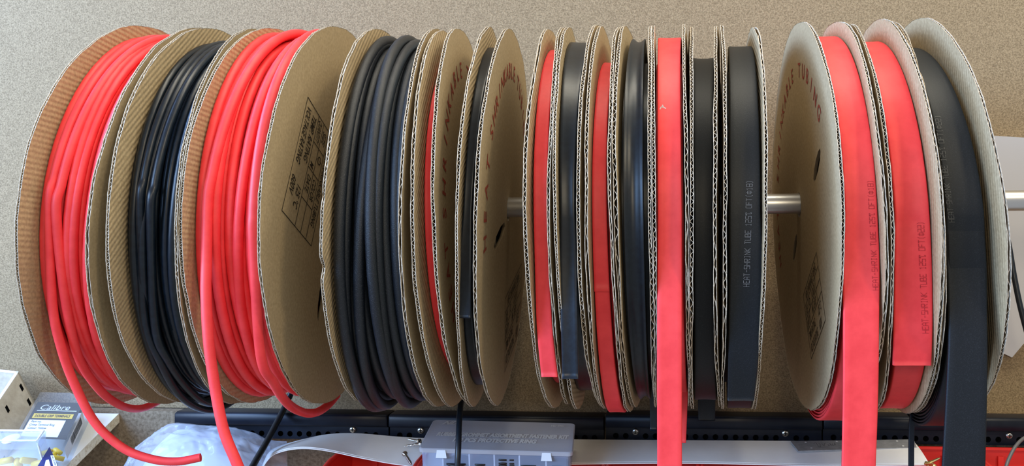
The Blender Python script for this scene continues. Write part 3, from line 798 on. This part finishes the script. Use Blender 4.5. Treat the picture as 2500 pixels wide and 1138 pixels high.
# handwritten plate
c = [on_sheet(*p, .0018) for p in ((1949, 1101), (2238, 1092), (2231, 1073), (1930, 1077))]
mb = MB(); mb.hexa(c+[p-SN*.0015 for p in c])
pl = tag(mb.build('metal_plate', M['plate']), 'small grey metal plate with holes and handwriting, lying on the long grey sheet', 'plate')
mb = MB()
for u, v in ((1967, 1080), (1981, 1094), (2043, 1078), (2058, 1092), (2190, 1077), (2205, 1089)):
    p = on_sheet(u, v, .0021); a = Vector((1, 0, 0)); b = SN.cross(a).normalized()
    mb = MB(); mb.add([p+(a*cos(2*pi*k/14)+b*sin(2*pi*k/14))*.0013 for k in range(14)], [tuple(range(14))], 0, False); mb.build('hole', M['white'], pl)
mb = MB()
for st in ([(1986,1083),(1992,1081),(1999,1091),(2003,1092),(2002,1084),(1996,1081)], [(2006,1083),(2012,1089),(2013,1083),(2017,1081)], [(2026,1083),(2021,1086),(2023,1089),(2028,1086),(2027,1083),(2030,1089)], [(2032,1083),(2033,1088),(2037,1087),(2038,1081),(2040,1087)], [(1998,1092),(2012,1092),(2022,1091)]):
    for p, q in zip(st, st[1:]):
        a, b = on_sheet(*p, .0021), on_sheet(*q, .0021); d = (b-a).normalized(); flat_line(mb, a, b, SN.cross(d), .0006)
mb.build('handwriting', M['pencil'], pl)
# loose wood screws
def wood_screw(head, tip, label, m):
    a, b = on_sheet(*head, .0034), on_sheet(*tip, .0012); ax = (b-a).normalized(); Ls = (b-a).length
    o = thing('wood_screw', a, label, 'screw', 'loose wood screws on the grey sheet')
    mb = MB(); mb.lathe([(0, 0), (0, .0032), (.0008, .0032), (.0034, .0015)], a, ax, 18)
    s = ax.orthogonal().normalized(); t = ax.cross(s)
    for p, q in ((s, t), (t, s)):
        c = [a-ax*.0001+p*x*.002+q*y*.0005 for x, y in ((-1,-1), (1,-1), (1,1), (-1,1))]; mb.add(c, [(0, 1, 2, 3)], 1, False)
    mb.build('head', [m, M['hole']], o)
    mb = MB(); pr = [(.0034, .0015)]
    n = 40
    for i in range(n+1):
        w = i/n; r = .0016*(1 if w < .75 else (1-w)*4*.9+.1); pr.append((.0036+(Ls-.0036)*w, r*(1.0 if (i % 4 < 2 or w < .25) else .66)))
    mb.lathe(pr+[(Ls, 0)], a, ax, 14); mb.build('shank', m, o)
wood_screw((1024, 1078), (993, 1072), 'silver wood screw beside the organiser, the one farthest back', M['zinc'])
wood_screw((1029, 1084), (986, 1090), 'silver wood screw whose point lies between the other two screws', M['zinc'])
wood_screw((988, 1108), (1006, 1136), 'pale wood screw standing head up at front edge of grey sheet', M['zinc'])

# ------------------------------------------------------------------ organiser box
tb = [px(1060, 1025, .12), px(1402, 1034, .12), px(1396, 1104, .046), px(1024, 1094, .046)]   # BL BR FR FL
org = thing('organiser_box', tb[3]-Vector((0, 0, .03)), 'clear lidded organiser box of black rubber grommets, printed lid', 'box')
nrm = (tb[2]-tb[3]).cross(tb[0]-tb[3]).normalized(); nrm = nrm if nrm.z > 0 else -nrm
ux = (tb[2]-tb[3]); uy = (tb[0]-tb[3])
def OB(x, y, h): return tb[3]+lerp(ux, tb[1]-tb[0], y)*x+uy*y+nrm*h
mb = MB()
def rounded(hh, grow):
    pts = []
    for cx, cy, a0 in ((1, 0, -90), (1, 1, 0), (0, 1, 90), (0, 0, 180)):
        for k in range(5):
            a = radians(a0+k*22.5); rx, ry = .03, .06
            x = cx+(-rx if cx else rx)+rx*cos(a)+grow*(1 if cx else -1)*.012; y = cy+(-ry if cy else ry)+ry*sin(a)+grow*(1 if cy else -1)*.024
            pts.append(OB(x, y, hh))
    return pts
def prism(mb, layers):
    n = len(layers[0])
    for i, l in enumerate(layers): mb.add(l, [])
    b = len(mb.v)-n*len(layers)
    for i in range(len(layers)-1):
        for k in range(n): mb.f.append([b+i*n+k, b+i*n+(k+1) % n, b+(i+1)*n+(k+1) % n, b+(i+1)*n+k]); mb.m.append(0); mb.sm.append(False)
    for i in (0, len(layers)-1): mb.f.append([b+i*n+k for k in range(n)]); mb.m.append(0); mb.sm.append(False)
prism(mb, [rounded(-.0045, 0), rounded(-.0045, .5), rounded(-.0008, .5), rounded(0, 0)])
lid = mb.build('lid', M['clear_lid'], org)
mb = MB()
for hx in (0, 1): pass
prism(mb, [rounded(-.0048, -.6), rounded(-.030, -.8)])
body = mb.build('case', M['clear_body'], org)
for x in (.15, .325, .49, .655, .83):
    mb = MB(); c = [OB(x-.004, .02, -.006), OB(x+.004, .02, -.006), OB(x+.004, .02, -.029), OB(x-.004, .02, -.029)]
    mb.hexa(c+[p+uy*.93 for p in c]); mb.build('divider', M['frost'], org)
for x in (.145, .835):
    mb = MB(); c = [OB(x-.028, -.02, -.001), OB(x+.028, -.02, -.001), OB(x+.036, -.035, -.0095), OB(x-.036, -.035, -.0095)]
    c2 = [p+uy*.03-nrm*.001 for p in c]; mb.hexa(c+c2); mb.build('clasp', M['frost'], org)
ex, ey = ux.normalized(), uy.normalized(); li = nrm*.0004; hz = uy.length
for txt, x, y, h, w, sh, bo in (('ND', .07, .83, .17, .12, .5, .04), ('ND-0901', .84, .85, .08, .09, 0, .03),
        ('RUBBER GROMMET ASSORTMENT FASTENER KIT', .07, .42, .17, .90, .2, .055), ('120 PCS PROTECTIVE RING', .19, .24, .17, .57, .2, .055)):
    mb = MB(); flat_text(mb, txt, OB(x, y, 0)+li, ex, ey, hz*h, 0, ux.length*w, sh, bo); mb.build('printed_lettering', M['silver'], lid)
for k, (x, y, r, m) in enumerate(((.24, .12, .013, 0), (.40, .14, .011, 0), (.44, .3, .010, 0), (.55, .12, .009, 0), (.61, .13, .009, 0), (.72, .15, .013, 0), (.78, .3, .011, 0), (.91, .14, .011, 0))):
    mb = MB(); c = OB(x, y, -.0285)
    for j in range(2 if r > .0105 else 3):
        q = c+nrm*(.0062*j)
        mb.lathe([(0, r*.45), (0, r), (.0018, r), (.0024, r*.78), (.0034, r*.78), (.004, r), (.0058, r), (.0058, r*.45), (0, r*.45)], q, nrm, 22)
    tag(mb.build('rubber_grommet', M['rubber']), 'stack of black rubber grommets seen through the front of the clear organiser box', 'grommet', 'grommets in the organiser box')

# ------------------------------------------------------------------ loose black tubes and cables
def cord(name, keys, r, m, label, cat):
    mb = MB(); mb.tube(catmull([px(*k) for k in keys], 10), r, 12); return tag(mb.build(name, m), label, cat)
cord('loose_tube', [(735,880,.19),(716,945,.188),(697,990,.175),(672,1040,.14),(645,1090,.10),(617,1138,.06),(590,1190,.02)], .0036, M['black'], 'black round tube slanting down from behind the thicker red reel, past the clear bag', 'tube')
cord('hanging_tube', [(1131,940,.06),(1125,985,.03),(1121,1030,.01),(1119,1090,-.005),(1117,1138,-.01),(1117,1190,-.01)], .0030, M['black'], 'thin black tube hanging straight down in front of the clear organiser box', 'tube')
cord('black_lead', [(2440,520,.17),(2461,590,.165),(2475,670,.16),(2490,745,.155),(2512,830,.15)], .0032, M['black'], 'black cord hanging in front of the pale panel at right edge', 'cord')
cord('grey_cable', [(2530,1058,.10),(2500,1070,.09),(2481,1088,.08),(2467,1112,.07),(2457,1138,.06),(2452,1170,.05)], .0018, mat('grey_cable_sheath', (.10, .10, .105), .4), 'dark grey cable looping over the red bin at the lower right corner', 'cable')

# ------------------------------------------------------------------ pale panel at the right
P2 = [(2385, 329), (2600, 342), (2600, 720), (2471, 873), (2452, 864), (2385, 830)]
mb = MB(); a = [px(u, v, WY-.006) for u, v in P2]; b = [p+Vector((0, .0055, 0)) for p in a]; n = len(a)
mb.add(a+b, [tuple(range(n))[::-1], tuple(range(n, 2*n))]+[(i, (i+1) % n, n+(i+1) % n, n+i) for i in range(n)], 0, False)
tag(mb.build('backing_panel', M['panel']), 'pale grey flat panel with pointed lower end, on the board at right', 'panel')

# ------------------------------------------------------------------ clear bag
ctl = [(296, 1150), (335, 1098), (380, 1060), (425, 1037), (500, 1040), (560, 1044), (620, 1058), (655, 1074), (700, 1078)]
def blob(grow, wr, Yb, Yf, seed):
    top = catmull([Vector((u, v, 0)) for u, v in ctl], 11); mb = MB(); m = 52; vs = []; n = len(top)
    for i, tpt in enumerate(top):
        q = i/(n-1); b = px(lerp(500, tpt.x, grow), tpt.y+(1-grow)*60, Yb)
        f = px(lerp(470, tpt.x, grow), 1225, Yf)
        for j in range(m+1):
            t = j/m; p = lerp(b, f, t)
            bul = .028*sin(pi*t)**.8*sin(pi*min(1, max(0, q)))**.6*grow
            nz = noise.noise(Vector((p.x*30, t*4, seed)))*.007-abs(noise.noise(Vector((p.x*40+t*5, t*5-p.x*18, seed+3))))*.013-abs(noise.noise(Vector((p.x*95-t*9, t*13, seed+6))))*.005+.006
            vs.append(p+Vector((0, -.5, .8))*(bul+nz*wr*sin(pi*min(1, t*1.4+.05))))
    k = m+1
    mb.add(vs, [(i*k+j, i*k+j+1, (i+1)*k+j+1, (i+1)*k+j) for i in range(n-1) for j in range(m)])
    bk = []
    for i in range(n): bk += [vs[i*k], vs[i*k+m]+Vector((0, .004, -.002))]
    mb.add(bk, [(2*i, 2*i+2, 2*i+3, 2*i+1) for i in range(n-1)])
    return mb
bag = thing('plastic_bag', px(500, 1220, .09), 'crumpled clear plastic bag of white material below the round black reel', 'bag')
blob(1.0, 1.0, .150, .045, 2.0).build('film', M['film'], bag)
blob(.80, .35, .140, .065, 5.0).build('white_contents', M['bagwhite'], bag)

# ------------------------------------------------------------------ white shelf and the things on it
A_, B_ = px(290, 1010, LY-.001), px(160, 1138, .09)
sdir = (B_-A_); SHN = Vector((-1, 0, 0)).cross(sdir).normalized(); SHN = SHN if SHN.z > 0 else -SHN
def shl(u, v, lift=0.0): return on_plane(u, v, A_+SHN*lift, SHN)
E_ = A_+sdir*1.7
mb = MB(); c = [A_, E_, Vector((-1.5, E_.y, E_.z)), Vector((-1.5, A_.y, A_.z))]; dn = -SHN*.011
mb.add(c, [(0, 1, 2, 3)], 0, False)
low = [p+dn for p in c]; mb.add(c+low, [(0, 4, 5, 1), (1, 5, 6, 2), (2, 6, 7, 3), (3, 7, 4, 0), (7, 6, 5, 4)], 1, False)
tag(mb.build('shelf_board', [M['laminate'], M['chip']]), 'white laminated shelf board with bare chipboard end, lower left', 'shelf')

def slab(front, th, name, m, parent=None, mbx=None):
    mb = mbx or MB(); mb.hexa(front+[p-SHN*th for p in front]); return mb
# clamshell pack
fr = [shl(98, 958, .028), shl(216, 960, .028), shl(146, 1104, .028), shl(18, 1098, .028)]   # TL TR BR BL
pk = thing('clamshell_pack', fr[3]-SHN*.027, 'clear clamshell pack with black card and gold stripe, on the white shelf', 'pack')
slab(fr, .027, '', None).build('clear_case', M['clear'], pk)
def PK(x, y, h=0.0): return lerp(lerp(fr[3], fr[2], x), lerp(fr[0], fr[1], x), y)+SHN*h
mb = MB(); q = [PK(.04, .84, -.002), PK(.97, .84, -.002), PK(.97, .22, -.002), PK(.04, .22, -.002)]; mb.hexa(q+[p-SHN*.0006 for p in q])
card = mb.build('card', M['card'], pk)
ex, ey = (fr[1]-fr[0]).normalized(), (fr[0]-fr[3]).normalized(); w_ = (fr[2]-fr[3]).length; h_ = (fr[0]-fr[3]).length
mb = MB(); k = -.0017
flat_quad(mb, PK(.10, .55, k), PK(.90, .55, k), PK(.90, .63, k), PK(.10, .63, k), 0)
flat_quad(mb, PK(.08, .24, k), PK(.80, .24, k), PK(.80, .52, k), PK(.08, .52, k), 1)
k2 = k+.0003
flat_text(mb, 'DOUBLE GRIP TERMINALS', PK(.14, .565, k2), ex, ey, h_*.06, 2, w_*.7, .15, .01)
flat_text(mb, 'Calibre', PK(.14, .70, k), ex, ey, h_*.13, 3, w_*.62, .25, .0)
flat_line(mb, PK(.12, .685, k), PK(.92, .685, k), ey, h_*.012, 3)
for j, s in enumerate(('Part no.', 'Crimp Terminal Ring', 'Colour: Yellow', 'Size: 10mm')):
    flat_text(mb, s, PK(.13, .47-.055*j, k2), ex, ey, h_*.05, 2, w_*.026*len(s), .1, 0)
mb.build('printed_label', [M['gold'], M['white'], M['ink_black'], M['silver']], card)
# bar code sticker on the right side of the case
mb = MB()
def SD(t, d): return lerp(fr[1], fr[2], t)-SHN*d+Vector((.0005, 0, 0))
flat_quad(mb, SD(.28, .004), SD(.9, .004), SD(.9, .018), SD(.28, .018), 0)
t = .36
for j in range(26):
    w2 = random.choice((.004, .007, .011)); 
    if t+w2 > .82: break
    q = [SD(t, .006), SD(t+w2, .006), SD(t+w2, .015), SD(t, .015)]; flat_quad(mb, *[p+Vector((.0002, 0, 0)) for p in q], 1); t += w2+random.choice((.005, .008))
mb.build('barcode_sticker', [M['white'], M['ink_black']], pk)
for j, (x, y) in enumerate(((.62, .14), (.72, .10), (.80, .16), (.86, .08), (.70, .04))):
    mb = MB(); c = PK(x, y, -.013-.002*(j % 2)); ax = Vector((cos(j*1.3), sin(j*1.3)*.6, .3)).normalized()
    mb.lathe([(-.006, 0), (-.006, .0026), (.004, .0028), (.0055, .0018), (.0055, 0)], c, ax, 14)
    tag(mb.build('ring_terminal', M['yellow']), 'yellow crimp terminal inside the clear clamshell pack', 'terminal', 'yellow terminals in the clamshell')
# pale slotted box
A0 = shl(46, 908, .060); 
e1 = px(-55, 1058, A0.y-.085)-A0; e2 = px(100, 1012, A0.y-.005)-A0; e3 = px(-170, 886, A0.y)-A0
e2 = e2*.85
bx = thing('slotted_box', A0+e2, 'pale open box of thin board with dark slots, far left edge on the shelf', 'box')
tk = .06
mb = MB()
def plate(o, a, b, n, t): mb.hexa([o, o+a, o+a+b, o+b]+[o+n*t, o+a+n*t, o+a+b+n*t, o+b+n*t])
n3 = e3.normalized(); n1_ = e1.normalized(); n2_ = e2.normalized()
plate(A0, e1, e2, n3, .003); plate(A0, e3, e2, n1_, .003); plate(A0+e3, e1, e2, -n3, .003); plate(A0+e1, e3, e2, -n1_, .003); plate(A0+e2, e1, e3, -n2_, .003)
mb.build('walls', M['carton'], bx)
mb = MB()
for o, a, n in ((A0, e1, n3), (A0, e3, n1_)):
    plate(o-n2_*.0006, a, n2_*.0006, n, .0034)
mb.build('pale_rim', M['carton_edge'], bx)
mb = MB()
for s, t in ((.06, .22), (.06, .62), (.42, .88), (.66, .5), (.42, .22), (.8, .9)):
    o = A0+e1*s+e2*t-n3*.0003; mb = MB(); flat_quad(mb, o, o+e1*.045, o+e1*.045+e2*.16, o+e2*.16); mb.build('slot', M['hole'], bx)
# cloudy small box in the corner
f2 = [shl(-60, 1056, .05), shl(108, 1058, .05), shl(92, 1082, .05), shl(-70, 1082, .05)]
sb = thing('small_clear_box', f2[3]-SHN*.05, 'small cloudy clear plastic box in the lower left corner', 'box')
mb = MB(); mb.hexa(f2+[p-SHN*.0495 for p in f2]); mb.build('case', M['film'], sb)
g2 = [p+SHN*.003 for p in f2]; mb = MB(); mb.hexa([g2[0]+Vector((-.002,0,0)), g2[1]+Vector((.003,0,0)), g2[2]+Vector((.003,-.002,0)), g2[3]+Vector((0,-.002,0))]+[p-SHN*.008 for p in f2]); mb.build('lid', M['film'], sb)
for a_, b_ in ((0, 1), (1, 2), (2, 3)):  # pale tubes added as bright highlights along the clear edges
    mb = MB(); mb.tube([g2[a_], g2[b_]], .0011, 8); mb.build('rim', M['frost'], sb)
mb = MB(); mb.tube([f2[2], f2[2]-SHN*.048], .0009, 8); mb.build('corner_highlight', M['frost'], sb)  # pale tube standing in for the highlight on the front corner
c = lerp(f2[2], f2[3], .45)+SHN*.0032+Vector((0, .006, 0)); mb = MB(); mb.lathe([(0, .009), (.001, .009), (.0016, .008), (.0016, 0)], c, SHN, 24); mb.build('round_sticker', M['white'], sb)
for j in range(4):
    mb = MB(); q = lerp(f2[3], f2[2], .3+.17*j)-SHN*(.026+.003*(j % 2))+Vector((0, .012, 0)); ax = Vector((cos(j*2.1), sin(j*2.1)*.5, .2)).normalized()
    mb.lathe([(-.008, 0), (-.008, .0036), (.006, .0038), (.008, .002), (.008, 0)], q, ax, 14)
    tag(mb.build('yellow_connector', M['yellow']), 'yellow connector inside the small cloudy box in the corner', 'connector', 'yellow connectors in the small box')
# blue card pack
q = [shl(121, 1091, .032), shl(143, 1140, .032), shl(150, 1190, .032), shl(70, 1190, .032), shl(93, 1136, .032)]
mb = MB(); n = 5; low = [p-SHN*.012 for p in q]
mb.add(q+low, [tuple(range(n)), tuple(range(n, 2*n))[::-1]]+[(i, n+i, n+(i+1) % n, (i+1) % n) for i in range(n)], 0, False)
bc = tag(mb.build('blue_pack', M['blue']), 'dark blue pack with white sticker between clamshell pack and small clear box', 'pack')
mb = MB(); s4 = [shl(123, 1112, .0324), shl(131, 1112, .0324), shl(141, 1140, .0324), shl(131, 1142, .0324)]; flat_quad(mb, *s4, 0)
s5 = [shl(112, 1124, .0324), shl(119, 1122, .0324), shl(126, 1146, .0324), shl(106, 1146, .0324)]; flat_quad(mb, *s5, 0)
d = (s4[2]-s4[1]); flat_text(mb, 'ACX300', lerp(s4[0], s4[3], .08)+SHN*.0003+(s4[1]-s4[0])*.25, d.normalized(), (s4[1]-s4[0]).normalized(), (s4[1]-s4[0]).length*.75, 1, d.length*.8)
mb.build('sticker', [M['white'], M['ink_black']], bc)
# small yellow screws in the red bin
for j, (u, v) in enumerate(((2262, 1134), (2272, 1132), (2281, 1136))):
    a = px(u, v, .10); ax = Vector((.6*cos(j*2), -.3, .5*sin(j*2+1))).normalized(); mb = MB()
    mb.lathe([(0, 0), (0, .0034), (.001, .0034), (.003, .0016), (.014, .0014), (.017, 0)], a, ax, 16)
    tag(mb.build('brass_screw', M['brass']), 'small yellow screw in the red bin at right end of grey sheet', 'screw', 'yellow screws in the red bin')

# white scuff on the straight red tape
sec = SP[10]['sec']; mb = MB()
best = min((q for q in sec if lerp(q[0], q[1], .5).y < 0), key=lambda q: abs(proj(lerp(q[0], q[1], .5))[1]-262))
yy = best[0].y-.0009
for st in ([(1611, 267), (1615, 260), (1619, 262)], [(1617, 256), (1620, 262), (1626, 265)]):
    for p, q in zip(st, st[1:]):
        a, b = px(*p, yy), px(*q, yy); d = (b-a).normalized(); flat_line(mb, a, b, Vector((0, -1, 0)).cross(d), .0008)
mb.build('white_scuff', M['white'], SP[10]['tub'])
for k in list(bpy.data.objects):
    if '_o' in k: del k['_o']
